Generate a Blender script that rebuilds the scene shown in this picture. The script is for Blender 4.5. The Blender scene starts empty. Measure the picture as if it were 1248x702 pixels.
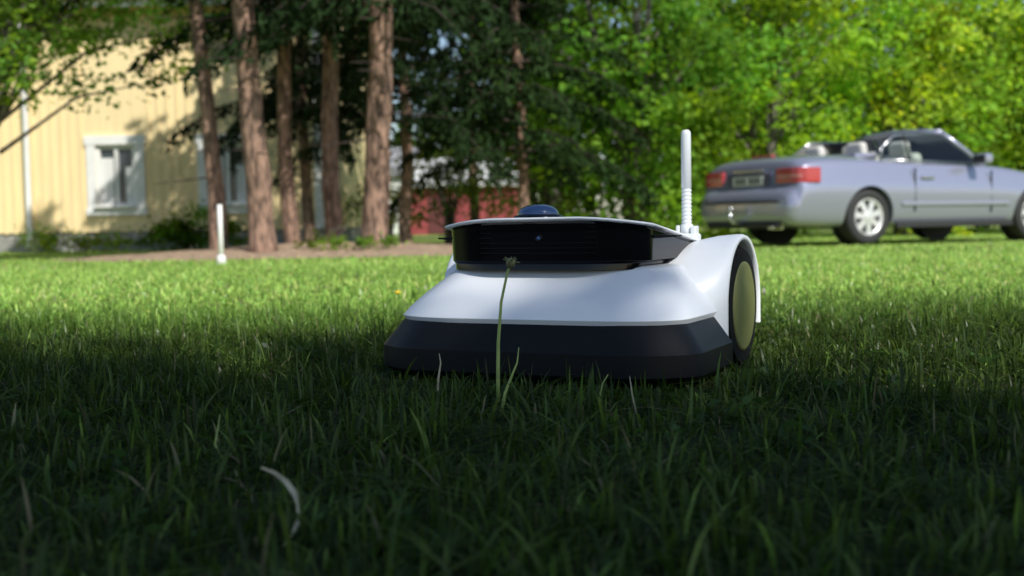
import bpy, bmesh, math, numpy as np
from mathutils import Vector, Matrix, Euler
scene=bpy.context.scene
R=np.random.default_rng(7)
rad=math.radians
# ------------------------------------------------------------------ terrain
def gz(x,y):
    x=np.asarray(x,float); y=np.asarray(y,float)
    t=np.clip((y-2)/14,0,1); 
    return -0.144*t*t*(3-2*t)
# ------------------------------------------------------------------ materials
def new_mat(name):
    m=bpy.data.materials.new(name); m.use_nodes=True
    nt=m.node_tree; nt.nodes.clear()
    o=nt.nodes.new('ShaderNodeOutputMaterial'); return m,nt,o
def N(nt,t,**kw):
    n=nt.nodes.new(t)
    for k,v in kw.items():
        if k in n.inputs: n.inputs[k].default_value=v
        else: setattr(n,k,v)
    return n
def pbr(name,col,rough=.5,metal=0,noise=0,nscale=20,bump=0,bscale=80,coat=0,trans=0,spec=.5,stretch=(1,1,1)):
    m,nt,o=new_mat(name)
    p=nt.nodes.new('ShaderNodeBsdfPrincipled')
    p.inputs['Base Color'].default_value=(*col,1); p.inputs['Roughness'].default_value=rough
    p.inputs['Metallic'].default_value=metal; p.inputs['Coat Weight'].default_value=coat
    p.inputs['Transmission Weight'].default_value=trans
    p.inputs['Specular IOR Level'].default_value=spec
    p.inputs['Coat Roughness'].default_value=.08
    nt.links.new(p.outputs[0],o.inputs[0])
    tc=nt.nodes.new('ShaderNodeTexCoord'); mp=nt.nodes.new('ShaderNodeMapping'); mp.inputs['Scale'].default_value=stretch
    nt.links.new(tc.outputs['Object'],mp.inputs[0])
    if noise:
        n=N(nt,'ShaderNodeTexNoise'); n.inputs['Scale'].default_value=nscale; n.inputs['Detail'].default_value=6
        nt.links.new(mp.outputs[0],n.inputs['Vector'])
        cr=nt.nodes.new('ShaderNodeValToRGB')
        cr.color_ramp.elements[0].position=.3; cr.color_ramp.elements[1].position=.7
        cr.color_ramp.elements[0].color=(*[c*(1-noise) for c in col],1)
        cr.color_ramp.elements[1].color=(*[min(1,c*(1+noise)) for c in col],1)
        nt.links.new(n.outputs['Fac'],cr.inputs[0]); nt.links.new(cr.outputs[0],p.inputs['Base Color'])
    if bump:
        n2=N(nt,'ShaderNodeTexNoise'); n2.inputs['Scale'].default_value=bscale; n2.inputs['Detail'].default_value=5
        nt.links.new(mp.outputs[0],n2.inputs['Vector'])
        b=nt.nodes.new('ShaderNodeBump'); b.inputs['Strength'].default_value=bump; b.inputs['Distance'].default_value=.02
        nt.links.new(n2.outputs['Fac'],b.inputs['Height']); nt.links.new(b.outputs[0],p.inputs['Normal'])
    return m
def leafmat(name,tr=.4,gloss=.06,grough=.45,val=1.5,hue=.49):
    m,nt,o=new_mat(name)
    a=nt.nodes.new('ShaderNodeAttribute'); a.attribute_name='col'
    d=nt.nodes.new('ShaderNodeBsdfDiffuse'); t=nt.nodes.new('ShaderNodeBsdfTranslucent')
    hs=nt.nodes.new('ShaderNodeHueSaturation'); hs.inputs['Hue'].default_value=hue; hs.inputs['Saturation'].default_value=1.1; hs.inputs['Value'].default_value=val
    mx=nt.nodes.new('ShaderNodeMixShader'); mx.inputs[0].default_value=tr
    L=nt.links.new
    L(a.outputs['Color'],d.inputs[0]); L(a.outputs['Color'],hs.inputs['Color']); L(hs.outputs[0],t.inputs[0])
    L(d.outputs[0],mx.inputs[1]); L(t.outputs[0],mx.inputs[2])
    if gloss:
        g=nt.nodes.new('ShaderNodeBsdfGlossy'); g.inputs['Roughness'].default_value=grough
        m2=nt.nodes.new('ShaderNodeMixShader'); m2.inputs[0].default_value=gloss
        L(mx.outputs[0],m2.inputs[1]); L(g.outputs[0],m2.inputs[2]); L(m2.outputs[0],o.inputs[0])
    else: L(mx.outputs[0],o.inputs[0])
    return m
# ------------------------------------------------------------------ object helpers
def root(name,loc=(0,0,0),rz=0):
    e=bpy.data.objects.new(name,None); e.location=loc; e.rotation_euler=(0,0,rz); e.empty_display_size=.2
    scene.collection.objects.link(e); return e
def link(name,me,mat=None,parent=None,smooth=False):
    ob=bpy.data.objects.new(name,me); scene.collection.objects.link(ob)
    if mat is not None:
        for mm in (mat if isinstance(mat,(list,tuple)) else [mat]): me.materials.append(mm)
    if parent: ob.parent=parent
    if smooth: me.polygons.foreach_set('use_smooth',[True]*len(me.polygons))
    return ob
def pymesh(name,V,F,mat=None,parent=None,smooth=False):
    me=bpy.data.meshes.new(name); me.from_pydata([tuple(map(float,v)) for v in V],[],[tuple(f) for f in F]); me.update()
    bm=bmesh.new(); bm.from_mesh(me); bmesh.ops.recalc_face_normals(bm,faces=bm.faces); bm.to_mesh(me); bm.free()
    return link(name,me,mat,parent,smooth)
def npmesh(name,V,F,col=None,mat=None,parent=None):
    me=bpy.data.meshes.new(name); n=len(V); m,k=F.shape
    me.vertices.add(n); me.vertices.foreach_set('co',V.astype(np.float32).ravel())
    me.loops.add(m*k); me.loops.foreach_set('vertex_index',F.astype(np.int32).ravel())
    me.polygons.add(m); me.polygons.foreach_set('loop_start',np.arange(0,m*k,k,dtype=np.int32))
    me.update(calc_edges=True)
    if col is not None:
        at=me.attributes.new('col','FLOAT_COLOR','POINT')
        c=np.ones((n,4),np.float32); c[:,:3]=col; at.data.foreach_set('color',c.ravel())
    return link(name,me,mat,parent)
def box(name,c,s,mat,parent=None,bev=0,rot=None):
    bm=bmesh.new(); bmesh.ops.create_cube(bm,size=1)
    for v in bm.verts: v.co=Vector((v.co.x*s[0],v.co.y*s[1],v.co.z*s[2]))
    if bev: bmesh.ops.bevel(bm,geom=bm.edges[:],offset=bev,segments=3,affect='EDGES',profile=.5)
    me=bpy.data.meshes.new(name); bm.to_mesh(me); bm.free()
    ob=link(name,me,mat,parent,smooth=False); ob.location=c
    if rot: ob.rotation_euler=rot
    return ob
def tube(path,radii,n=10,cap=True):
    path=[Vector(p) for p in path]; V=[];F=[]
    for i,p in enumerate(path):
        d=(path[min(i+1,len(path)-1)]-path[max(i-1,0)]).normalized()
        a=d.cross(Vector((1,0,0)) if abs(d.x)<.8 else Vector((0,1,0))).normalized(); b=d.cross(a)
        for k in range(n):
            t=2*math.pi*k/n; V.append(p+(a*math.cos(t)+b*math.sin(t))*radii[i])
    for i in range(len(path)-1):
        for k in range(n):
            F.append((i*n+k,i*n+(k+1)%n,(i+1)*n+(k+1)%n,(i+1)*n+k))
    if cap: F.append(tuple(range(n-1,-1,-1))); F.append(tuple((len(path)-1)*n+k for k in range(n)))
    return V,F
def tubeobj(name,path,radii,mat,parent=None,n=10):
    V,F=tube(path,radii,n); return pymesh(name,V,F,mat,parent,True)
def merge(parts):
    V=[];F=[]
    for v,f in parts:
        o=len(V); V+=list(v); F+=[tuple(i+o for i in q) for q in f]
    return V,F
def loft(rings,close=True,capa=True,capb=True):
    n=len(rings[0]); V=[p for r in rings for p in r]; F=[]
    for i in range(len(rings)-1):
        for k in range(n if close else n-1):
            F.append((i*n+k,i*n+(k+1)%n,(i+1)*n+(k+1)%n,(i+1)*n+k))
    if capa: F.append(tuple(range(n-1,-1,-1)))
    if capb: F.append(tuple((len(rings)-1)*n+k for k in range(n)))
    return V,F
def rpoly(cs,rs,seg=6):
    out=[];n=len(cs)
    for i in range(n):
        p=Vector(cs[i]);a=(Vector(cs[i-1])-p);b=(Vector(cs[(i+1)%n])-p)
        r=rs[i] if isinstance(rs,(list,tuple)) else rs
        ra=min(r,a.length*.48);rb=min(r,b.length*.48)
        A=p+a.normalized()*ra;B=p+b.normalized()*rb
        for k in range(seg+1):
            t=k/seg; out.append((1-t)**2*A+2*t*(1-t)*p+t*t*B)
    return out
def bevmod(ob,w,s=2,ang=35):
    m=ob.modifiers.new('b','BEVEL'); m.width=w; m.segments=s; m.limit_method='ANGLE'; m.angle_limit=rad(ang)
    ob.data.polygons.foreach_set('use_smooth',[True]*len(ob.data.polygons))
    ob.modifiers.new('w','WEIGHTED_NORMAL')
# ================================================================== CAMERA
H=.20
cam=bpy.data.cameras.new('camera'); co=bpy.data.objects.new('camera',cam); scene.collection.objects.link(co)
cam.sensor_width=36; cam.lens=40.4; cam.clip_start=.02; cam.clip_end=1500
co.location=(0,0,H)
co.rotation_euler=(Euler((rad(90-3.23),0,0)).to_matrix()@Matrix.Rotation(rad(-1.0),3,'Z')).to_euler()
cam.dof.use_dof=True; cam.dof.focus_distance=1.36; cam.dof.aperture_fstop=6.3
scene.camera=co
# ================================================================== LIGHT
EL=42;AZ=146
S=Vector((math.sin(rad(AZ))*math.cos(rad(EL)),math.cos(rad(AZ))*math.cos(rad(EL)),math.sin(rad(EL))))
w=bpy.data.worlds.new('World'); scene.world=w; w.use_nodes=True; nt=w.node_tree
sk=nt.nodes.new('ShaderNodeTexSky'); sk.sky_type='NISHITA'; sk.sun_disc=False
sk.sun_elevation=rad(EL); sk.sun_rotation=rad(AZ); sk.air_density=1; sk.dust_density=.7; sk.ozone_density=1.4
bg=nt.nodes['Background']; bg.inputs[1].default_value=.128; nt.links.new(sk.outputs[0],bg.inputs[0])
sl=bpy.data.lights.new('sun','SUN'); sl.energy=5; sl.angle=rad(.5); sl.color=(1,.97,.9)
so=bpy.data.objects.new('sun',sl); scene.collection.objects.link(so); so.rotation_euler=S.to_track_quat('Z','Y').to_euler(); so.location=(5,-6,9)
scene.view_settings.view_transform='Standard'; scene.view_settings.look='None'; scene.view_settings.exposure=0
# ================================================================== GROUND
def soilmask(x,y):
    return ((x+2.0)/2.9)**2+((y-12.6)/1.9)**2+.15*np.sin(x*5)+.1*np.sin(y*7)<1
g=np.linspace(-1,1,181); gg=np.sign(g)*np.abs(g)**3*400
X,Y=np.meshgrid(gg,gg+6); Z=gz(X,Y)
n=len(g); V=np.stack([X,Y,Z],-1).reshape(-1,3); i=np.arange(n*n).reshape(n,n)
F=np.stack([i[:-1,:-1],i[:-1,1:],i[1:,1:],i[1:,:-1]],-1).reshape(-1,4)
m,nt,o=new_mat('lawn_ground'); L=nt.links.new
p=nt.nodes.new('ShaderNodeBsdfPrincipled'); p.inputs['Roughness'].default_value=.95; p.inputs['Specular IOR Level'].default_value=.1; L(p.outputs[0],o.inputs[0])
tc=nt.nodes.new('ShaderNodeTexCoord')
n1=N(nt,'ShaderNodeTexNoise'); n1.inputs['Scale'].default_value=1.3; n1.inputs['Detail'].default_value=8
n2=N(nt,'ShaderNodeTexNoise'); n2.inputs['Scale'].default_value=60; n2.inputs['Detail'].default_value=4
L(tc.outputs['Object'],n1.inputs['Vector']); L(tc.outputs['Object'],n2.inputs['Vector'])
c1=nt.nodes.new('ShaderNodeValToRGB'); c1.color_ramp.elements[0].color=(.25,.35,.08,1); c1.color_ramp.elements[1].color=(.38,.46,.14,1); c1.color_ramp.elements[0].position=.35; c1.color_ramp.elements[1].position=.65
c2=nt.nodes.new('ShaderNodeValToRGB'); c2.color_ramp.elements[0].color=(.45,.42,.38,1); c2.color_ramp.elements[1].color=(1,1,1,1); c2.color_ramp.elements[0].position=.35; c2.color_ramp.elements[1].position=.6
L(n1.outputs['Fac'],c1.inputs[0]); L(n2.outputs['Fac'],c2.inputs[0])
mx=nt.nodes.new('ShaderNodeMix'); mx.data_type='RGBA'; mx.blend_type='MULTIPLY'; mx.inputs[0].default_value=1
L(c1.outputs[0],mx.inputs[6]); L(c2.outputs[0],mx.inputs[7])
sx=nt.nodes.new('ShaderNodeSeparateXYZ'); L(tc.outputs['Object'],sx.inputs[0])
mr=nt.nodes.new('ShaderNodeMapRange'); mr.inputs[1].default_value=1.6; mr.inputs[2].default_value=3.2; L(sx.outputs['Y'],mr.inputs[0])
m2=nt.nodes.new('ShaderNodeMix'); m2.data_type='RGBA'; L(mr.outputs[0],m2.inputs[0]); m2.inputs[6].default_value=(.035,.045,.018,1); L(mx.outputs[2],m2.inputs[7]); L(m2.outputs[2],p.inputs['Base Color'])  # base colour darkened near the camera, painting in the foreground shade
b=nt.nodes.new('ShaderNodeBump'); b.inputs['Distance'].default_value=.02; L(n2.outputs['Fac'],b.inputs['Height']); L(b.outputs[0],p.inputs['Normal'])
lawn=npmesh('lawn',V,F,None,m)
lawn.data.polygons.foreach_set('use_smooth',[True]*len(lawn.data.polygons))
rr=[0,.3,.6,.8,1.0]; V=[];F=[];K=60
for r_ in rr:
    for k in range(K):
        t=2*math.pi*k/K; q=r_*(1+.06*math.sin(5*t)+.04*math.sin(11*t)); x=-2.0+3.0*q*math.cos(t); y=12.6+2.0*q*math.sin(t)
        V.append((x,y,float(gz(x,y))+.006+ .16*(1-r_)))
for i_ in range(len(rr)-1):
    for k in range(K): F.append((i_*K+k,i_*K+(k+1)%K,(i_+1)*K+(k+1)%K,(i_+1)*K+k))
soil=pbr('mulch',(.36,.25,.165),.95,noise=.5,nscale=14,bump=1,bscale=30)
pymesh('mulch_bed',V,F,soil,None,True)
# ------------------------------------------------------------------ grass
MC=np.array([.002,1.39]); PSI=rad(25); MSX=1.09
def to_mower(x,y):
    dx=x-MC[0]; dy=y-MC[1]
    return (dx*math.cos(PSI)-dy*math.sin(PSI))/MSX, dx*math.sin(PSI)+dy*math.cos(PSI)
def blades(x,y,h,wd,levels,wprof,lean,cols):
    n=len(x); a=R.uniform(0,2*np.pi,n); fa=a+R.normal(np.pi/2,.5,n)
    z0=gz(x,y); T=len(levels); V=np.zeros((n,T*2,3))
    fx=np.cos(fa)*wd/2; fy=np.sin(fa)*wd/2
    for j,t in enumerate(levels):
        off=lean*h*t**1.6; cx=x+np.cos(a)*off; cy=y+np.sin(a)*off; cz=z0+h*(t-.42*np.minimum(lean,1.6)*t**2.2)
        for s_,k in ((-1,0),(1,1)):
            V[:,j*2+k,0]=cx+s_*fx*wprof[j]; V[:,j*2+k,1]=cy+s_*fy*wprof[j]; V[:,j*2+k,2]=cz
    base=(np.arange(n)*T*2)[:,None]
    F=np.concatenate([base+np.array([2*j,2*j+1,2*j+3,2*j+2]) for j in range(T-1)],0)
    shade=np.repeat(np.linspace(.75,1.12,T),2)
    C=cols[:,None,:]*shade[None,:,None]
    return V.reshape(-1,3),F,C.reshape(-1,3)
def gcol(x,y):
    n=len(x); f=R.uniform(0,1,n)[:,None]
    a=np.array([.07,.15,.026]); b_=np.array([.20,.31,.06])
    c=(a*(1-f)+b_*f)*R.lognormal(-.08,.32,n)[:,None]
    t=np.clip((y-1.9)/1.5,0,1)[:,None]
    c=c*(.42*(1-t)+2.75*t)*(np.array([1,1,1])*(1-t)+np.array([1.1,1,1.25])*t)  # foreground shade painted into near blade colour, sunlit brightness into the far blades
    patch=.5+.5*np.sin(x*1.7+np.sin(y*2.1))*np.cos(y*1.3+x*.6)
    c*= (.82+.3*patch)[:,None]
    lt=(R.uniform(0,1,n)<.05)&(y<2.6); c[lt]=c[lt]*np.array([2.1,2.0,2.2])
    dry=R.uniform(0,1,n)<.025; c[dry]=np.array([.34,.31,.16])*R.uniform(.25,.8,(dry.sum(),1))
    return np.minimum(c,.74)
def zone(y0,y1,dens,kx,mx_,hm,wm,levels,wprof,leans,hmax):
    Wd=2*(kx*y1+mx_); n=int(dens*Wd*(y1-y0)); x=R.uniform(-Wd/2,Wd/2,n); y=R.uniform(y0,y1,n)
    keep=np.abs(x)<kx*y+mx_
    clump=np.sin(x*23+3*np.sin(y*9))*np.sin(y*19+2*np.sin(x*13)); keep&=R.uniform(0,1,n)<(.72+.28*clump)
    keep&=~soilmask(x,y)
    x=x[keep];y=y[keep];clump=clump[keep]
    h=hm*R.lognormal(0,.44,len(x))*(1+.3*clump); wd=wm*R.uniform(.5,1.45,len(x))
    u,v=to_mower(x,y); ins=(np.abs(u)<.225)&(v>-.05)&(v<.62); h[ins]=np.minimum(h[ins],.012)
    h=np.minimum(h,hmax)
    lean=np.abs(R.normal(0,leans,len(x)))
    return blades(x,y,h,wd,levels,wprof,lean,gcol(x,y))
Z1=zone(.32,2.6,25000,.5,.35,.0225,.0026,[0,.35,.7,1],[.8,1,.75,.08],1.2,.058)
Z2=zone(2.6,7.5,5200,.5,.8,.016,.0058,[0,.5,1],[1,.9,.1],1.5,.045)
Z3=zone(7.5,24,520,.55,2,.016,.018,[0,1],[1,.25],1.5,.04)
Vs=[];Fs=[];Cs=[];off=0
for v,f,c in (Z1,Z2,Z3):
    Vs.append(v);Fs.append(f+off);Cs.append(c);off+=len(v)
grassm=leafmat('grass_blade',.42,.02,.35,1.5)
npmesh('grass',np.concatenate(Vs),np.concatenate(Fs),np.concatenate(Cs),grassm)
def leafquads(P,size,asp=.6,col=None,flat=0,droop=None):
    n=len(P); a=R.normal(0,1,(n,3)); 
    if flat: a[:,2]*=(1-flat)
    if droop is not None: a=a*.5+droop
    a/=np.linalg.norm(a,axis=1)[:,None]
    q=R.normal(0,1,(n,3))
    if flat: q[:,2]*=(1-flat)
    b_=np.cross(a,np.cross(a,q)); b_/=np.linalg.norm(b_,axis=1)[:,None]+1e-9
    s=(size*R.uniform(.6,1.3,n))[:,None]
    V=np.stack([P-a*s*.5,P+b_*s*.5*asp-a*s*.05,P+a*s*.5,P-b_*s*.5*asp-a*s*.05],1)
    F=np.arange(n*4).reshape(n,4); C=np.repeat(col[:,None,:],4,1)
    return V.reshape(-1,3),F,C.reshape(-1,3)
nW=70; wx=R.uniform(-1.3,1.5,nW); wy=R.uniform(.6,2.4,nW); P=[]
for k in range(nW):
    c=R.normal(0,.02,(14,2)); P.append(np.stack([wx[k]+c[:,0],wy[k]+c[:,1],R.uniform(.006,.022,14)],1))
P=np.concatenate(P); u,v=to_mower(P[:,0],P[:,1]); P=P[~((np.abs(u)<.22)&(v>-.02)&(v<.6))]
col=np.array([.04,.085,.02])*R.uniform(.6,1.5,(len(P),1))
V,F,C=leafquads(P,.018,.5,col,flat=.6); npmesh('lawn_weeds',V,F,C,grassm)
# ================================================================== MOWER
mw=root('robotic_lawn_mower',(MC[0],MC[1],-.004),-PSI); mw.scale=(MSX,1,1)
black=pbr('black_plastic',(.007,.0075,.009),.45,noise=.2,nscale=300,bump=.06,bscale=900,spec=.2)
gloss=pbr('black_gloss',(.003,.0035,.005),.08,spec=.3)
slatm=pbr('slat_black',(.004,.004,.005),.5,spec=.12)
white=pbr('white_plastic',(.86,.88,.91),.33,noise=.012,nscale=3,coat=.12)
lgrey=pbr('light_grey_plastic',(.62,.65,.66),.4)
rubber=pbr('rubber',(.012,.012,.012),.85,spec=.15)
hubm=pbr('hub_plastic',(.22,.23,.085),.5,spec=.2)
lensm=pbr('lens_blue',(.02,.05,.14),.04,coat=.8)
def ring(cs,rs,zf,seg=6):
    return [Vector((p.x,p.y,zf(p.x,p.y) if callable(zf) else zf)) for p in rpoly(cs,rs,seg)]
def lowc(d,o=0):
    return [(-.2+d,.045+d*.6),(-.145+d*.5,.0+d),(.145-d*.5,.0+d),(.2-d,.045+d*.6),(.203-d,.192),(.15,.2),(.15,.57),(-.15,.57),(-.15,.2),(-.203+d,.192)]
rl=[.02,.03,.03,.02,.006,.004,.03,.03,.004,.006]
rings=[ring(lowc(.012),rl,.010),ring(lowc(0),rl,.020),ring(lowc(0),rl,.047),ring(lowc(.003),rl,.051),ring(lowc(.022),rl,.079),ring(lowc(.027),rl,.081)]
V,F=loft(rings); ob=pymesh('bumper',V,F,black,mw); bevmod(ob,.0015)
def shc(d,dv,dr=0,w=.180):
    return [(-w+d,.055+dv+d*.2),(-.128+d*.4,.02+dv),(.128-d*.4,.02+dv),(w-d,.055+dv+d*.2),(w+.004-d,.20),(min(.15,w-d),.205),(.145-d*.2,.545-dr),(-.145+d*.2,.545-dr),(-min(.15,w-d),.205),(-w-.004+d,.20)]
rs2=[.03,.045,.045,.03,.004,.004,.05,.05,.004,.004]
rings=[ring(shc(.004,.004),rs2,.077),ring(shc(0,0),rs2,.0855)]
for t in (.15,.4,.7,.95,1.0):
    d=.045*t**1.15; dv=.075*t; z=.0855+.060*t**.9
    rings.append(ring(shc(d,dv,.02*t),rs2,z))
rings.append(ring(shc(.053,.085,.03),rs2,.147))
V,F=loft(rings); ob=pymesh('shell',V,F,white,mw); bevmod(ob,.0008,2,50)
for sg,nm in ((1,'fender_right'),(-1,'fender_left')):
    rings=[]; NA=36; fk=1 if sg>0 else .1
    prof=[(.075,.064,.11),(.10,.077,.095),(.13,.088,.068),(.16,.0945,.038),(.182,.0965,.016),(.189,.0965,.006),(.1925,.0950,.001),(.1932,.092,0),(.192,.0885,0),(.187,.0875,0),(.155,.0875,0)]
    for (u_,r_,fx) in prof:
        rg=[]
        for k in range(NA+1):
            a=math.pi*(1.0*k/NA); ca=math.cos(a)
            vv=.3-ca*(r_+(fx*fk if ca>0 else fx*.3)*abs(ca)**1.3); zz=.087+math.sin(a)*r_
            rg.append(Vector((sg*u_,vv,zz)))
        rg=[Vector((sg*u_,rg[0].y,.05 if u_>.15 else .08))]+rg+[Vector((sg*u_,rg[-1].y,.055))]
        rings.append(rg)
    V,F=loft(rings,close=False,capa=False,capb=False); pymesh(nm,V,F,white,mw,True)
    prof2=[(.145,.05),(.147,.078),(.153,.083),(.184,.083),(.191,.078),(.1915,.062)]
    NW=72; rgs=[[Vector((sg*u_,.3+math.cos(2*math.pi*k/NW)*r_*(1 if (k%4<2 or r_<.08) else .95),.085+math.sin(2*math.pi*k/NW)*r_*(1 if (k%4<2 or r_<.08) else .95))) for k in range(NW)] for u_,r_ in prof2]
    V,F=loft(rgs); pymesh('tyre_'+nm[7:],V,F,rubber,mw)
    prof3=[(.184,.062),(.1925,.061),(.1935,.057),(.1925,.03),(.1935,.026),(.1935,.005)]
    rgs=[[Vector((sg*u_,.3+math.cos(2*math.pi*k/NW)*r_,.085+math.sin(2*math.pi*k/NW)*r_)) for k in range(NW)] for u_,r_ in prof3]
    V,F=loft(rgs); pymesh('hub_'+nm[7:],V,F,hubm,mw,True)
HX=-.006
def lidz(u,v): u=u-HX; return .2125-.38*u*u-.112*max(0,v-.06)-.03*max(0,v-.3)
def hsft(cs): return [(x+HX,y) for x,y in cs]
hc=[(-.131,.114),(-.085,.086),(.085,.086),(.131,.114),(.144,.47),(-.144,.47)]
def sc(cs,d): 
    return hsft([(x-math.copysign(d,x),y+(d if y<.2 else -d)) for x,y in cs])
hr=[.014,.03,.03,.014,.03,.03]
rings=[ring(sc(hc,-.013),hr,.1435),ring(sc(hc,-.012),hr,.1515),ring(sc(hc,.002),hr,.1545),ring(sc(hc,.001),hr,lambda u,v:lidz(u,v)-.006),ring(sc(hc,-.003),hr,lambda u,v:lidz(u,v)-.0015)]
V,F=loft(rings); ob=pymesh('sensor_housing',V,F,gloss,mw); bevmod(ob,.001)
for k in range(6):
    z=.165+k*.0066; box('slat_%d'%k,(HX,.0900,z),(.15,.005,.0012),slatm,mw)
lc=[(-.136,.108),(-.087,.078),(.087,.078),(.136,.108),(.145,.48),(-.145,.48)]
lr=[.012,.03,.03,.012,.05,.05]
rings=[]
for d,dz in ((.003,-.0022),(0,-.0012),(0,.0006),(.002,.0016),(.02,.0026),(.05,.004),(.08,.005)):
    rings.append(ring(sc(lc,d),lr,lambda u,v:lidz(u,v)+dz,8))
V,F=loft(rings); ob=pymesh('lid',V,F,white,mw,True)
for sg in (1,-1):
    V,F=loft([[Vector((HX+sg*.12,.13,.181)),Vector((HX+sg*.12,.17,.181)),Vector((HX+sg*.12,.17,.186)),Vector((HX+sg*.12,.13,.186))],
              [Vector((HX+sg*.156,.135,.1835)),Vector((HX+sg*.156,.16,.1835)),Vector((HX+sg*.156,.16,.1855)),Vector((HX+sg*.156,.135,.1855))]])
    pymesh('latch_%s'%('r' if sg>0 else 'l'),V,F,black,mw)
def revolve(name,prof,mat,loc,n=32,axis='z'):
    rgs=[]
    for r_,z in prof:
        rgs.append([Vector((math.cos(2*math.pi*k/n)*r_,math.sin(2*math.pi*k/n)*r_,z)) if axis=='z' else Vector((math.cos(2*math.pi*k/n)*r_,-z,math.sin(2*math.pi*k/n)*r_)) for k in range(n)])
    V,F=loft(rgs); ob=pymesh(name,V,F,mat,mw,True); ob.location=loc; return ob
zd=lidz(-.012,.115)
revolve('dome_base',[(.030,-.004),(.030,.006),(.028,.0075),(.023,.008)],gloss,(-.015,.115,zd))
revolve('sensor_dome',[(.0252,.006),(.0252,.0105),(.0228,.0145),(.0185,.018),(.012,.0205),(.005,.0214),(.001,.0215)],lensm,(-.015,.115,zd))
revolve('front_lens_ring',[(.005,.0),(.005,.0015),(.0038,.002),(.0036,.0005)],slatm,(-.004,.0878,.184),24,'y')
revolve('front_lens',[(.0032,0),(.0025,.0012),(.0012,.0018),(.0004,.0019)],lensm,(-.004,.0876,.184),20,'y')
au,av=.090,.405; az=lidz(au,av)-.006
box('antenna_base',(au,av,az+.012),(.034,.03,.022),lgrey,mw,.004)
box('antenna_bracket_a',(au-.011,av,az+.026),(.005,.016,.018),lgrey,mw,.0015)
box('antenna_bracket_b',(au+.011,av,az+.024),(.007,.02,.02),lgrey,mw,.0015)
pr=[(.0085,az+.018),(.0085,az+.036),(.006,az+.038)]
zc=az+.038
while zc<az+.085:
    pr+=[(.0069,zc+.001),(.0069,zc+.0034),(.0060,zc+.0044),(.0060,zc+.0054)]; zc+=.0058
pr+=[(.0069,zc),(.0067,.330),(.0063,.3345),(.004,.3375),(.001,.338)]
ob=revolve('antenna',pr,lgrey,(au,av,0),24); 
# ================================================================== DANDELIONS & STALKS
stem=pbr('stem',(.32,.42,.12),.5,noise=.3,nscale=40)
budm=pbr('bud',(.16,.16,.07),.8,noise=.5,nscale=200)
petal=pbr('petal',(.75,.5,.02),.6)
dry=pbr('dry_straw',(.5,.45,.3),.6,noise=.3,nscale=60)
dn=root('dandelion_bud',(-.017,1.24,0))
tubeobj('stalk',[(0,0,0),(.0000,0,.03),(.001,0,.07),(.005,0,.115),(.0125,0,.148),(.015,0,.153)],[.0023,.0022,.0019,.0016,.0014,.0016],stem,dn)
V,F=tube([(.015,0,.151),(.0155,0,.154),(.016,0,.157),(.0165,0,.1605),(.0168,0,.162)],[.002,.0045,.0052,.0048,.003],12); pymesh('bud_head',V,F,budm,dn,True)
parts=[]
for k in range(16):
    a=k*.7; d=Vector((math.cos(a),math.sin(a),.1+.5*(k%3))).normalized(); c=Vector((.016,0,.157))
    parts.append(tube([c+d*.003,c+d*.0075,c+d*.0105+Vector((0,0,-.001))],[.0012,.0009,.0002],5))
V,F=merge(parts); pymesh('bracts',V,F,budm,dn,True)
def stalk(name,pts,r,mat):
    o=Vector((pts[0][0],pts[0][1],float(gz(pts[0][0],pts[0][1])))); rt=root(name,o)
    P=[Vector(p)-o for p in pts]
    tubeobj('blade',P,[r*(1-.8*i/(len(P)-1)) for i in range(len(P))],mat,rt,6)
stalk('grass_stalk',[(-.014,1.18,0),(-.009,1.18,.025),(-.002,1.18,.042),(.004,1.18,.056),(.006,1.18,.072)],.0022,stem)
stalk('grass_stalk',[(-.085,1.26,0),(-.083,1.26,.03),(-.08,1.26,.048),(-.0815,1.26,.058)],.0018,dry)
stalk('grass_stalk',[(.09,1.16,0),(.087,1.16,.02),(.09,1.16,.035),(.096,1.16,.045)],.0018,stem)
stalk('grass_stalk',[(.125,1.16,0),(.12,1.16,.025),(.118,1.16,.043)],.0014,dry)
stalk('grass_stalk',[(-.24,.95,0),(-.25,.95,.02),(-.245,.95,.045)],.0018,stem)
def ribbon(name,pts,w,mat):
    V=[];F=[];pts=[Vector(p) for p in pts]
    for i_,p in enumerate(pts):
        d=(pts[min(i_+1,len(pts)-1)]-pts[max(0,i_-1)]).normalized(); s=d.cross(Vector((.2,-.8,.5))).normalized()
        ww=w*math.sin(math.pi*(.12+.83*i_/(len(pts)-1))); V+=[p-s*ww,p-s*ww*.1+Vector((0,.0008,-.0008)),p+s*ww]
    for i_ in range(len(pts)-1):
        for q in (0,1): F.append((i_*3+q,i_*3+q+1,i_*3+4+q,i_*3+3+q))
    return pymesh(name,V,F,mat,None,True)
ribbon('dry_grass_blade',[(-.170,.76,.040),(-.160,.757,.037),(-.151,.75,.032),(-.144,.74,.027),(-.139,.73,.022),(-.137,.718,.016),(-.139,.705,.010),(-.143,.695,.005)],.002,dry)
q=root('dandelion_flower',(-.29,2.85,float(gz(-.29,2.85))))
tubeobj('stalk',[(0,0,0),(.003,0,.02),(.006,0,.032)],[.002,.0018,.0016],stem,q,6)
V,F=tube([(.006,0,.031),(.006,0,.034),(.006,0,.037),(.006,0,.039)],[.003,.008,.007,.003],12); pymesh('flower',V,F,petal,q,True)
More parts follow.
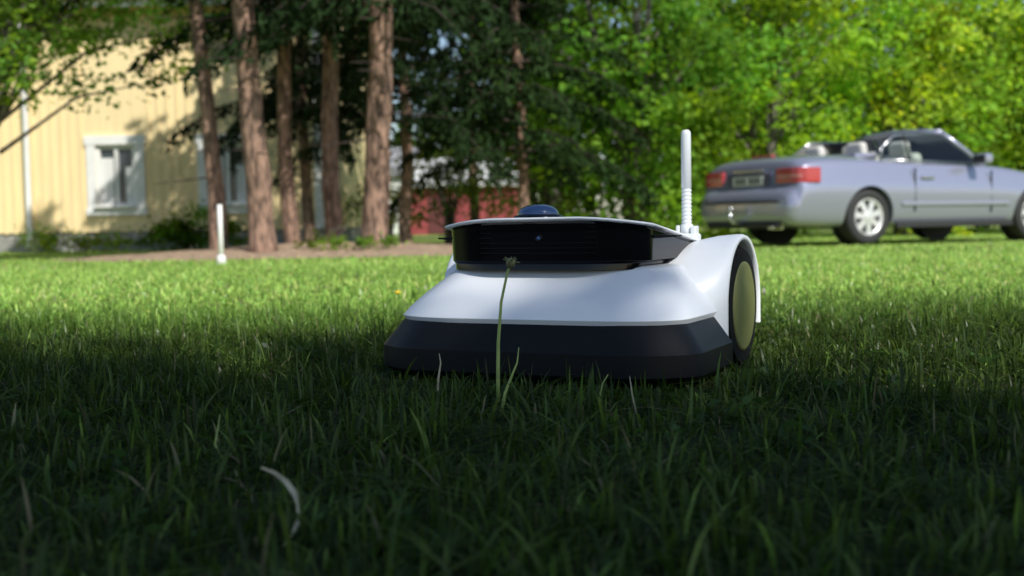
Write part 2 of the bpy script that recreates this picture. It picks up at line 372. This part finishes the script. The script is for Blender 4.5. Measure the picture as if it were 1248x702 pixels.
# ================================================================== CAR
CR=rad(28.5)
car=root('parked_car',(2.68,13.42,-.115),CR); car.scale=(1.06,1.06,1.01)
paint=pbr('silver_lavender_paint',(.35,.36,.47),.26,metal=.5,coat=.9)
dark=pbr('car_dark',(.02,.02,.022),.6)
beige=pbr('car_leather',(.6,.58,.54),.55)
chrome=pbr('chrome',(.6,.6,.62),.18,metal=1)
alloy=pbr('alloy',(.65,.65,.65),.35,metal=.3)
redl=pbr('tail_lamp',(.42,.03,.04),.15,coat=1)
redd=pbr('tail_lamp_band',(.5,.2,.18),.2,coat=1)
tyre=pbr('car_tyre',(.025,.025,.026),.8)
plate=pbr('plate_white',(.62,.62,.6),.4)
glass,nt,o=new_mat('tinted_glass'); gl=nt.nodes.new('ShaderNodeBsdfGlossy'); gl.inputs['Roughness'].default_value=.02
tp=nt.nodes.new('ShaderNodeBsdfTransparent'); tp.inputs[0].default_value=(.78,.86,.82,1); mxx=nt.nodes.new('ShaderNodeMixShader'); fr=nt.nodes.new('ShaderNodeFresnel'); fr.inputs[0].default_value=1.5
nt.links.new(fr.outputs[0],mxx.inputs[0]); nt.links.new(tp.outputs[0],mxx.inputs[1]); nt.links.new(gl.outputs[0],mxx.inputs[2]); nt.links.new(mxx.outputs[0],o.inputs[0])
st=[(0.0,.66,.34,.50,.51),(.025,.75,.27,.57,.585),(.09,.80,.23,.625,.64),(.125,.81,.22,.66,.69),(.145,.815,.21,.87,.925),(.22,.84,.20,.94,1.01),(.6,.86,.18,.96,1.035),(1.05,.865,.18,.96,1.025),(1.28,.865,.18,.955,1.0),(1.33,.865,.18,.95,.60),(2.0,.865,.18,.93,.5),(2.86,.86,.18,.915,.55),(2.93,.86,.18,.91,.94),(3.4,.855,.18,.88,.925),(4.0,.835,.18,.79,.83),(4.35,.79,.2,.70,.73),(4.5,.72,.24,.60,.62),(4.57,.62,.32,.50,.51)]
fr_=[(0,.0),(.8,0),(.94,.06),(.985,.28),(1.005,.52),(1.0,.66),(.965,.82),(.93,1.0)]
rings=[]
for x,hw,zb,zs,zt in st:
    half=[(hw*a,zb+(zs-zb)*b) for a,b in fr_]+[(hw*.84,zs+.012),(hw*.80,zs*.5+zt*.5 if zt<zs-.1 else (zs+zt)/2+.01),(hw*.6,zt),(0,zt+(.012 if zt>zs else 0))]
    full=[Vector((x,-a,b)) for a,b in half]+[Vector((x,a,b)) for a,b in reversed(half[1:-1])]
    rings.append(full)
V,F=loft(rings)
body=pymesh('body',V,F,[paint,beige],car,True)
for pl in body.data.polygons:
    cs=pl.center
    if 1.27<cs.x<2.93 and abs(cs.y)<.73 and cs.z>.4 : pl.material_index=1
body.modifiers.new('s','SUBSURF').levels=2; body.modifiers['s'].render_levels=2
cut=[]
for x in (1.08,3.77):
    for sg in (-1,1):
        V,F=loft([[Vector((x+math.cos(2*math.pi*k/40)*.355,sg*yy,.31+math.sin(2*math.pi*k/40)*.355)) for k in range(40)] for yy in (.60,1.1)])
        c=pymesh('cut',V,F,None,car); cut.append(c)
        bo=body.modifiers.new('b','BOOLEAN'); bo.operation='DIFFERENCE'; bo.object=c; bo.solver='EXACT'
dg=bpy.context.evaluated_depsgraph_get(); nm=bpy.data.meshes.new_from_object(body.evaluated_get(dg))
body.modifiers.clear(); body.data=nm
for c in cut: bpy.data.objects.remove(c)
body.data.polygons.foreach_set('use_smooth',[True]*len(body.data.polygons))
try: body.data.set_sharp_from_angle(angle=rad(38))
except Exception: pass
for x in (1.08,3.77):
    for sg in (-1,1):
        nmn='%s_%s'%('rear' if x<2 else 'front','r' if sg<0 else 'l')
        def rg(prof,n=40): return loft([[Vector((x+math.cos(2*math.pi*k/n)*r_,sg*y_,.312+math.sin(2*math.pi*k/n)*r_)) for k in range(n)] for y_,r_ in prof])
        pymesh('tyre_'+nmn,*rg([(.63,.22),(.64,.30),(.67,.315),(.80,.315),(.83,.30),(.835,.215),(.80,.205)]),tyre,car,True)
        pymesh('rim_'+nmn,*rg([(.70,.2),(.832,.212),(.832,.198),(.79,.185)]),alloy,car,True)
        pymesh('hub_'+nmn,*rg([(.74,.06),(.825,.06),(.83,.05),(.83,.01)]),alloy,car,True)
        parts=[]
        for k in range(7):
            a=k*2*math.pi/7+.3; ca,sa=math.cos(a),math.sin(a)
            w0,w1=.03,.034
            r0=[Vector((x+ca*q-sa*t_,sg*yy,.312+sa*q+ca*t_)) for q,t_,yy in ((.03,-w0,.80),(.03,w0,.80),(.03,w0,.826),(.03,-w0,.826))]
            r1=[Vector((x+ca*q-sa*t_,sg*yy,.312+sa*q+ca*t_)) for q,t_,yy in ((.2,-w1,.79),(.2,w1,.79),(.2,w1,.815),(.2,-w1,.815))]
            parts.append(loft([r0,r1]))
        V,F=merge(parts); pymesh('spokes_'+nmn,V,F,alloy,car)
        pymesh('arch_liner_'+nmn,*rg([(.605,.35),(.607,.001)]),dark,car)
for sg in (-1,1):
    pl=[(.108,.44),(.108,.70),(.128,.775),(.19,.832),(.36,.868),(.37,.83),(.26,.74),(.2,.44)]
    z0,z1=.70,.87
    V,F=loft([[Vector((x,sg*y,z)) for x,y in rpoly(pl,.02,4)] for z in (z0,z1)]); ob=pymesh('tail_lamp_%s'%('r' if sg<0 else 'l'),V,F,redl,car); bevmod(ob,.01)
    V,F=loft([[Vector((x-.003 if x<.2 else x,sg*y,z)) for x,y in rpoly([(.108,.46),(.108,.70),(.128,.777),(.16,.81),(.2,.7),(.2,.46)],.01,4)] for z in (.765,.79)]); pymesh('lamp_strip_%s'%('r' if sg<0 else 'l'),V,F,redd,car)
box('plate_panel',(.128,0,.755),(.04,.72,.16),pbr('panel',(.1,.1,.17),.35,metal=.5),car,.01)
box('licence_plate',(.104,0,.745),(.012,.50,.11),plate,car,.003)
for k,yy in enumerate((-.17,-.11,-.05,.06,.12,.18)): box('plate_character_%d'%k,(.0965,yy,.745),(.003,.035,.07),dark,car)
box('boot_handle',(.118,0,.86),(.03,.5,.025),chrome,car,.006)
box('high_brake_lamp',(.32,0,1.035),(.05,.34,.025),redl,car,.006)
box('bumper_strip',(-.005,0,.50),(.03,1.24,.03),dark,car,.012)
box('bumper_valance',(.03,0,.235),(.06,1.2,.07),dark,car,.02)
for sg in (-1,1):
    box('side_moulding_%d'%(sg+1),(2.42,sg*.864,.46),(1.75,.02,.05),paint,car,.008)
    box('sill_%d'%(sg+1),(2.42,sg*.84,.215),(1.9,.04,.07),dark,car,.01)
    box('door_handle_%d'%(sg+1),(1.95,sg*.864,.76),(.2,.025,.03),chrome,car,.008)
    box('door_seam_rear_%d'%(sg+1),(1.75,sg*.858,.62),(.008,.02,.5),dark,car)
    box('door_seam_front_%d'%(sg+1),(3.0,sg*.85,.6),(.008,.02,.5),dark,car)
    box('mirror_%d'%(sg+1),(2.72,sg*.96,.98),(.13,.2,.13),paint,car,.04)
    box('mirror_glass_%d'%(sg+1),(2.652,sg*.96,.98),(.006,.16,.09),dark,car)
    def pt(x,y,z): return Vector((x,sg*y,z))
    wn=[pt(2.88,.76,.93),pt(2.42,.66,1.29),pt(1.62,.66,1.26),pt(1.40,.70,1.10),pt(1.32,.76,.96)]
    q=pymesh('side_glass_%d'%(sg+1),wn,[(0,1,2,3,4)],glass,car)
    V,F=tube([wn[1],wn[2],wn[3],wn[4]],[.012]*4,6); pymesh('window_trim_%d'%(sg+1),V,F,chrome,car,True)
    V,F=tube([pt(1.78,.665,1.265),pt(1.78,.76,.95)],[.014]*2,6); pymesh('window_post_%d'%(sg+1),V,F,dark,car,True)
    V,F=tube([pt(2.98,.74,.91),pt(2.7,.70,1.11),pt(2.40,.64,1.31)],[.04,.034,.03],8); pymesh('pillar_%d'%(sg+1),V,F,paint,car,True)
    V,F=tube([pt(1.3,.785,.965),pt(2.0,.79,.95),pt(2.9,.78,.925)],[.012]*3,6); pymesh('belt_trim_%d'%(sg+1),V,F,chrome,car,True)
V,F=tube([(2.40,-.65,1.31),(2.34,-.4,1.335),(2.32,0,1.345),(2.34,.4,1.335),(2.40,.65,1.31)],[.035]*5,8); pymesh('header_rail',V,F,paint,car,True)
pymesh('windscreen',[(2.98,-.73,.92),(3.04,0,.93),(2.98,.73,.92),(2.38,.63,1.31),(2.32,0,1.335),(2.38,-.63,1.31)],[(0,1,4,5),(1,2,3,4)],glass,car)
for k,(x,y) in enumerate(((1.42,-.33),(1.42,.33),(2.05,-.37),(2.05,.37))):
    box('seat_%d'%k,(x+.06,y,.82),(.16,.5,.5),beige,car,.06,(0,rad(-12),0))
    box('headrest_%d'%k,(x-.02,y,1.13 if k>1 else 1.11),(.11,.27,.17),beige,car,.05,(0,rad(-10),0))
box('roof_cover',(1.26,0,1.015),(.34,1.25,.07),paint,car,.03)
box('dashboard',(2.8,0,.86),(.3,1.3,.16),dark,car,.05)
V,F=tube([(.2,.02,.27),(.0,.02,.25),(-.1,.02,.27),(-.13,.02,.33),(-.13,.02,.40)],[.022]*5,8); pymesh('tow_bar',V,F,chrome,car,True)
bm=bmesh.new(); bmesh.ops.create_uvsphere(bm,u_segments=16,v_segments=10,radius=.035); me=bpy.data.meshes.new('tow_ball'); bm.to_mesh(me); bm.free(); tb=link('tow_ball',me,chrome,car,True); tb.location=(-.13,.02,.42)
box('exhaust',(.06,-.5,.21),(.16,.09,.05),chrome,car,.015)
for sg in (-1,1): box('head_lamp_%d'%(sg+1),(4.40,sg*.55,.64),(.12,.3,.14),glass,car,.05)
# ================================================================== HOUSE
hy=19.0; hz=float(gz(0,hy))
hs=root('yellow_house',(-3.1,hy,hz))
ypaint=pbr('yellow_boards',(.87,.69,.38),.65,noise=.06,nscale=3,bump=.1,bscale=20,stretch=(4,4,.4))
wpaint=pbr('white_trim',(.8,.79,.76),.5,noise=.05,nscale=6)
stone=pbr('foundation',(.3,.29,.27),.9,noise=.25,nscale=10,bump=.4,bscale=20)
rooft=pbr('roof_tile',(.28,.07,.045),.8,noise=.3,nscale=6)
winglass=pbr('window_glass',(.05,.06,.07),.04,coat=.3)
curt=pbr('curtain',(.7,.7,.68),.9)
Lh=13.0; WH=4.0
box('foundation',(-Lh/2,3.5,.15),(Lh-.06,6.94,.34),stone,hs)
wins=[(-3.38,.66,.72,1.02),(-1.55,.66,.72,1.02),(-9.3,1.02,.62,1.34)]
xs=sorted(wins,key=lambda q:q[0]); cur=-Lh; k=0
for cx,ww,z0,hh in xs:
    box('wall_panel_%d'%k,((cur+cx-ww/2)/2,.06,.32+(WH-.32)/2),(cx-ww/2-cur,.12,WH-.32),ypaint,hs); k+=1
    box('wall_below_%d'%k,(cx,.06,(.32+z0)/2),(ww-.004,.12,z0-.32),ypaint,hs)
    box('wall_above_%d'%k,(cx,.06,(z0+hh+WH)/2),(ww-.004,.12,WH-z0-hh),ypaint,hs); cur=cx+ww/2
    box('window_glass_%d'%k,(cx,.09,z0+hh/2),(ww,.02,hh),winglass,hs)
    box('curtain_l_%d'%k,(cx-ww*.25,.074,z0+hh*.42),(ww*.3,.008,hh*.75),curt,hs)
    box('curtain_r_%d'%k,(cx+ww*.3,.074,z0+hh*.35),(ww*.2,.008,hh*.6),curt,hs)
    for nm_,c,s in (('frame_l',(cx-ww/2+.03,.05,z0+hh/2),(.07,.07,hh)),('frame_r',(cx+ww/2-.03,.05,z0+hh/2),(.07,.07,hh)),('frame_t',(cx,.05,z0+hh-.03),(ww-.14,.07,.07)),('frame_b',(cx,.05,z0+.03),(ww-.14,.07,.07)),('mullion',(cx,.052,z0+hh/2),(.06,.06,hh-.14)),
        ('trim_l',(cx-ww/2-.07,-.022,z0+hh/2),(.15,.04,hh+.02)),('trim_r',(cx+ww/2+.07,-.022,z0+hh/2),(.15,.04,hh+.02)),('trim_t',(cx,-.026,z0+hh+.08),(ww+.34,.05,.15)),('trim_b',(cx,-.026,z0-.07),(ww+.34,.05,.13)),('sill',(cx,-.06,z0+.005),(ww+.04,.12,.03))):
        box('%s_%d'%(nm_,k),c,s,wpaint,hs)
box('wall_panel_%d'%(k+9),((cur)/2,.06,.32+(WH-.32)/2),(-cur,.12,WH-.32),ypaint,hs)
box('wall_right',(-.062,3.56,.32+(WH-.32)/2),(.12,6.86,WH-.32),ypaint,hs); box('wall_left',(-Lh+.062,3.56,.32+(WH-.32)/2),(.12,6.86,WH-.32),ypaint,hs)
box('wall_back',(-Lh/2,6.93,.32+(WH-.32)/2),(Lh-.25,.12,WH-.32),ypaint,hs)
V=[];F=[]
x=-Lh+.1
while x<-.1:
    if all(abs(x-c)>w_/2+.18 for c,w_,_,_ in wins):
        o=len(V); 
        for dx,dy in ((-.02,0),(-.02,-.02),(.02,-.02),(.02,0)):
            V+= [(x+dx,dy,.30),(x+dx,dy,WH-.02)]
        F+=[(o,o+1,o+3,o+2),(o+2,o+3,o+5,o+4),(o+4,o+5,o+7,o+6)]
    x+=.16
pymesh('battens',V,F,ypaint,hs)
box('corner_board',(-.04,-.03,WH/2+.15),(.14,.05,WH-.32),wpaint,hs)
box('fascia',(-Lh/2,-.4,WH+.0),(Lh+.6,.03,.18),wpaint,hs)
V=[(-Lh-.3,-.42,WH+.08),(.3,-.42,WH+.08),(.3,3.5,WH+2.1),(-Lh-.3,3.5,WH+2.1),(-Lh-.3,7.5,WH+.08),(.3,7.5,WH+.08)]
V2=[(a,b_,c+.12) for a,b_,c in V]
RF=[(0,1,2,3),(3,2,5,4),(6,7,8,9),(9,8,11,10),(0,1,7,6),(4,5,11,10),(1,2,8,7),(2,5,11,8),(0,3,9,6),(3,4,10,9)]
pymesh('roof',V+V2,RF,rooft,hs)
for xx in (0.0,-Lh): pymesh('gable',[(xx-.002 if xx==0 else xx+.002,0.02,WH),(xx-.002 if xx==0 else xx+.002,7,WH),(xx-.002 if xx==0 else xx+.002,3.5,WH+1.95)],[(0,1,2)],ypaint,hs)
V,F=tube([(-4.80,-.36,WH-.02),(-4.80,-.34,WH-.2),(-4.80,-.11,WH-.5),(-4.80,-.10,1.2),(-4.80,-.10,.2),(-4.80,-.2,.08)],[.05]*6,10); pymesh('downpipe',V,F,wpaint,hs,True)
V,F=tube([(-Lh-.3,-.48,WH+.06),(.3,-.48,WH+.06)],[.06,.06],10); pymesh('gutter',V,F,wpaint,hs,True)
def shed(name,x,y,wd,dp,ht,rise,wm,rm,door=True):
    z=float(gz(x,y)); r_=root(name,(x,y,z))
    box('walls',(0,dp/2,ht/2),(wd,dp,ht),wm,r_)
    V=[(-wd/2-.2,-.25,ht),(wd/2+.2,-.25,ht),(wd/2+.2,dp/2,ht+rise),(-wd/2-.2,dp/2,ht+rise),(-wd/2-.2,dp+.25,ht),(wd/2+.2,dp+.25,ht)]
    V2=[(a,b_,c+.1) for a,b_,c in V]
    pymesh('roof',V+V2,RF,rm,r_)
    if door:
        box('door',(-wd*.2,-.02,ht*.42),(.9,.05,ht*.8),pbr(name+'_door',(.12,.03,.03),.6),r_)
    for sg in (-1,1): box('corner_%d'%(sg+1),(sg*(wd/2-.03),-.03,ht/2),(.12,.05,ht-.02),wm,r_)
redw=pbr('falu_red',(.30,.055,.06),.8,noise=.25,nscale=4)
paler=pbr('pale_roof',(.6,.6,.56),.6)
shed('red_shed',-1.6,39,3.6,4,1.6,1.0,redw,paler)
palew=pbr('pale_wall',(.66,.67,.6),.8)
shed('white_cottage',-6.4,46,5,5,2.3,1.2,palew,pbr('grey_roof',(.25,.25,.25),.8),False)
wp=root('white_post',(-2.02,8.0,float(gz(-2,8))))
tubeobj('pole',[(0,0,0),(0,0,.25),(0,0,.42)],[.019,.018,.017],wpaint,wp,12)
tubeobj('foot',[(0,0,0),(0,0,.05),(0,0,.07)],[.036,.032,.022],wpaint,wp,12)
# ================================================================== TREES
def barkmat(name,a,b_):
    m,nt,o=new_mat(name); L=nt.links.new
    p=nt.nodes.new('ShaderNodeBsdfPrincipled'); p.inputs['Roughness'].default_value=.9; L(p.outputs[0],o.inputs[0])
    tc=nt.nodes.new('ShaderNodeTexCoord'); mp=nt.nodes.new('ShaderNodeMapping'); mp.inputs['Scale'].default_value=(1,1,.3); L(tc.outputs['Object'],mp.inputs[0])
    n=nt.nodes.new('ShaderNodeTexNoise'); n.inputs['Scale'].default_value=22; n.inputs['Detail'].default_value=8; L(mp.outputs[0],n.inputs['Vector'])
    cr=nt.nodes.new('ShaderNodeValToRGB'); cr.color_ramp.elements[0].position=.38; cr.color_ramp.elements[1].position=.62; cr.color_ramp.elements[0].color=(*a,1); cr.color_ramp.elements[1].color=(*b_,1)
    L(n.outputs['Fac'],cr.inputs[0]); L(cr.outputs[0],p.inputs['Base Color'])
    bb=nt.nodes.new('ShaderNodeBump'); bb.inputs['Distance'].default_value=.03; bb.inputs['Strength'].default_value=1; L(n.outputs['Fac'],bb.inputs['Height']); L(bb.outputs[0],p.inputs['Normal'])
    return m
sprbark=barkmat('spruce_bark',(.10,.062,.045),(.34,.21,.15))
twig=pbr('twig_bark',(.05,.035,.028),.9)
decbark=barkmat('grey_bark',(.07,.06,.05),(.2,.18,.15))
needle=leafmat('needles',.12,0,val=1.2); leafm=leafmat('leaves',.5,0,.4,1.8,.487)
def spruce(name,x,y,hgt,rb,crown0,reach,nneed,lean=(0,0),dens=1.0,colr=(.018,.034,.013),seed=0):
    z=float(gz(x,y)); rt=root(name,(x,y,z)); rs=np.random.default_rng(seed)
    path=[];rd=[]
    for t in np.linspace(0,1,22):
        path.append((lean[0]*t*hgt+.04*math.sin(9*t+seed)+rs.normal(0,.008),lean[1]*t*hgt+.03*math.cos(7*t),t*hgt-.05)); rd.append(rb*(1-t)**.8*rs.uniform(.94,1.06)+.01+ (rb*.45 if t==0 else 0))
    path.insert(1,(path[0][0]*.8,path[0][1]*.8,.14)); rd.insert(1,rb*1.12)
    tubeobj('trunk',path,rd,sprbark,rt,14)
    parts=[];P=[];D=[]
    for k in range(12):
        a=rs.uniform(0,6.28); z1=rs.uniform(.8,crown0); l=rs.uniform(.1,.7)
        parts.append(tube([(lean[0]*z1,lean[1]*z1,z1),(lean[0]*z1+math.cos(a)*(rb+l),lean[1]*z1+math.sin(a)*(rb+l),z1-.15*l)],[.012,.003],5,False))
    zz=crown0
    while zz<hgt-.2:
        f=(zz-crown0)/(hgt-crown0)
        for k in range(rs.integers(4,7)):
            a=rs.uniform(0,2*math.pi); Lb=reach*(1-f)**.8*rs.uniform(.65,1.1)+.15; z1=zz+rs.uniform(-.15,.15)
            bx=lean[0]*z1; by=lean[1]*z1
            up=.15+.5*f; pts=[]
            for s_ in (0,.33,.66,1): pts.append(Vector((bx+math.cos(a)*Lb*s_,by+math.sin(a)*Lb*s_,z1+Lb*(up*s_-.5*s_*s_))))
            parts.append(tube(pts,[.022*(1-f)+.006,.014,.009,.003],5,False))
            m_=int(nneed*Lb/reach*dens)
            s_=rs.uniform(.15,1.05,m_); side=rs.normal(0,1,m_)*.16*Lb*(1.15-s_)
            px=bx+math.cos(a)*Lb*s_-math.sin(a)*side; py=by+math.sin(a)*Lb*s_+math.cos(a)*side
            pz=z1+Lb*(up*s_-.5*s_*s_)-np.abs(rs.normal(0,.11,m_))*(.3+Lb*.3)-np.abs(side)*.2
            P.append(np.stack([px,py,pz],1)); 
            D.append(np.tile([math.cos(a)*.4,math.sin(a)*.4,-.55],(m_,1)))
        zz+=rs.uniform(.26,.40)
    V,F=merge(parts); pymesh('branches',V,F,twig,rt,True)
    P=np.concatenate(P);D=np.concatenate(D)
    col=np.array(colr)*rs.uniform(.5,1.8,(len(P),1))
    V,F,C=leafquads(P,.14,.30,col,droop=D); npmesh('needle_foliage',V,F,C,needle,rt)
spruce('spruce_tree',-3.14,12.2,8,.085,3.2,1.4,130,(-.03,0),seed=1)
spruce('spruce_tree',-2.52,11.5,9,.125,3.4,1.5,130,(-.02,0),seed=2)
spruce('spruce_tree',-2.52,13.2,8,.085,2.7,1.6,160,(.0,0),seed=3)
spruce('spruce_tree',-2.0,13.2,8.5,.10,2.7,1.7,180,(-.01,0),seed=4)
spruce('spruce_tree',-1.42,12.2,9,.14,2.6,1.9,210,(.025,0),seed=5)
spruce('spruce_tree',-1.45,15.8,8,.08,1.9,2.2,270,(0,0),seed=6)
spruce('spruce_tree',.15,16.0,8,.07,1.5,1.9,300,(0,0),seed=7,colr=(.022,.042,.014))
spruce('spruce_tree',-2.9,16.4,7,.08,2.0,1.6,260,(0,0),seed=8)
spruce('spruce_tree',-.6,19.5,8,.08,2.3,2.2,230,(0,0),seed=9)
def decid(name,x,y,hgt,rad3,cz,nclump,lper,cr,col,lsize,rb=.09,seed=0,stems=3,pw=.45,boxy=False):
    z=float(gz(x,y)); rt=root(name,(x,y,z)); rs=np.random.default_rng(seed+50)
    th=rs.uniform(0,2*np.pi,nclump); ph=np.arccos(rs.uniform(-1,1,nclump)); rr_=rs.uniform(0,1,nclump)**pw
    lump=1+.22*np.sin(3*th+seed)*np.sin(2*ph)+.12*np.cos(5*th)
    if boxy: cc=rs.uniform(-1,1,(nclump,3))*np.array(rad3)+np.array([0,0,cz])
    else: cc=np.stack([np.cos(th)*np.sin(ph)*rr_*rad3[0]*lump,np.sin(th)*np.sin(ph)*rr_*rad3[1]*lump,cz+np.cos(ph)*rr_*rad3[2]*lump],1)
    cc[:,2]=np.maximum(cc[:,2],.15)
    parts=[]
    for s_ in range(stems):
        a=2*math.pi*s_/stems+rs.uniform(0,1); sp=.25*rad3[0]
        parts.append(tube([(.06*math.cos(a)*(stems>1),.06*math.sin(a)*(stems>1),-.05),(sp*.3*math.cos(a),sp*.3*math.sin(a),cz*.5),(sp*math.cos(a),sp*math.sin(a),cz),(sp*1.8*math.cos(a),sp*1.8*math.sin(a),cz+rad3[2]*.7)],[rb*1.3,rb,rb*.7,rb*.2],8))
    for k in rs.choice(nclump,min(nclump,60),replace=False):
        e=cc[k]; a=math.atan2(e[1],e[0]); s0=Vector((.12*rad3[0]*math.cos(a),.12*rad3[0]*math.sin(a),max(.3,min(cz,e[2]*.6)))); e=Vector(e); mid=(s0+e)/2+Vector((0,0,.12*(e-s0).length))
        parts.append(tube([s0,mid,e],[rb*.3,rb*.18,.004],5,False))
    V,F=merge(parts); pymesh('trunk_and_limbs',V,F,decbark,rt,True)
    cs=cr*rs.uniform(.5,1.4,nclump)
    P=(cc[:,None,:]+rs.normal(0,1,(nclump,lper,3))*cs[:,None,None]*np.array([1,1,.65])).reshape(-1,3)
    P[:,2]=np.maximum(P[:,2],.03)
    ctone=rs.uniform(.4,1.35,nclump); hue=rs.uniform(-1,1,nclump)
    c0=np.array(col)[None,:]*ctone[:,None]*np.stack([1+.2*hue,1+0*hue,1-.2*hue],1)
    C0=np.minimum(np.repeat(c0,lper,0)*rs.uniform(.7,1.3,(len(P),1)),.6)
    V,F,C=leafquads(P,lsize,.65,C0,flat=.25); npmesh('leaf_foliage',V,F,C,leafm,rt)
G=(.25,.41,.05); G2=(.32,.47,.06)
decid('deciduous_tree',1.9,17.5,5,(1.8,1.5,2.5),2.5,130,100,.25,(.18,.33,.045),.135,seed=1)
decid('deciduous_tree',4.2,19.0,6,(2.2,1.7,2.9),2.9,150,110,.27,G,.125,seed=2)
decid('deciduous_tree',7.0,20.5,6,(2.4,1.8,2.9),2.8,160,110,.29,G2,.125,seed=3)
decid('deciduous_tree',9.6,21.0,6,(2.3,1.8,2.5),2.4,150,110,.29,G,.125,seed=4)
decid('deciduous_tree',12.2,21.5,6,(2.4,1.8,2.2),2.1,130,110,.29,G2,.125,seed=5)
decid('deciduous_tree',15.2,22.5,6,(2.6,1.8,2.7),2.5,120,100,.34,G,.135,seed=6)
decid('deciduous_tree',5.6,26.0,7,(3.2,2.2,3.2),3.1,130,90,.4,(.2,.36,.05),.17,seed=7)
decid('deciduous_tree',11.5,28.0,7,(3.4,2.2,2.8),2.8,130,90,.4,G2,.17,seed=8)
decid('deciduous_tree',.9,25.0,7,(2.4,2.0,2.6),4.8,80,90,.4,(.14,.27,.03),.16,seed=9)
decid('deciduous_tree',-5.9,12.6,6,(2.6,1.3,1.75),3.2,270,80,.2,(.17,.30,.05),.085,seed=10,pw=.5,stems=1)
decid('deciduous_tree',-11.4,15,6,(2.0,1.8,2.4),4.6,70,90,.3,(.12,.22,.03),.1,seed=20,pw=.5,stems=2)
decid('shrub',-5.0,17.9,1,(.75,.5,.35),.28,28,90,.13,(.10,.19,.02),.07,rb=.02,seed=11)
decid('shrub',-.95,18.0,2,(.9,.8,.8),1.1,34,60,.2,(.20,.26,.06),.08,rb=.03,seed=12,stems=5)
decid('shrub',-2.3,21.5,2,(1.2,.8,.5),.8,20,50,.2,(.16,.2,.05),.08,rb=.03,seed=13,stems=5)
decid('shrub',.5,19.0,2,(.9,.8,.9),1.0,40,80,.2,(.25,.32,.07),.09,rb=.03,seed=14,stems=4)
decid('shrub',-6.6,17.6,1,(1.2,.4,.2),.15,24,60,.1,(.16,.27,.03),.06,rb=.015,seed=15)
decid('shrub',-1.6,11.6,.4,(.5,.3,.1),.1,12,40,.06,(.16,.27,.04),.05,rb=.01,seed=16)
rs=np.random.default_rng(99); P=[];C=[]
for k in range(800):
    a=rs.uniform(-1.0,1.0); d=rs.uniform(58,75); c=np.array([math.sin(a)*d,math.cos(a)*d,rs.uniform(0,1)**.8*(7+2.5*math.sin(a*14)+1.5*math.sin(a*37))])
    P.append(c+rs.normal(0,1,(45,3))*np.array([1.1,1.1,.8])); C.append(np.tile(np.array([.12,.2,.04])*rs.uniform(.5,1.4),(45,1)))
P=np.concatenate(P);C=np.concatenate(C); V,F,C=leafquads(P,.9,.7,C); npmesh('distant_woodland',V,F,C,leafm)
decid('garden_tree',4.7,-7.75,9,(5.2,1.4,1.8),7.0,800,75,.2,(.04,.08,.02),.22,rb=.16,seed=30,boxy=True)
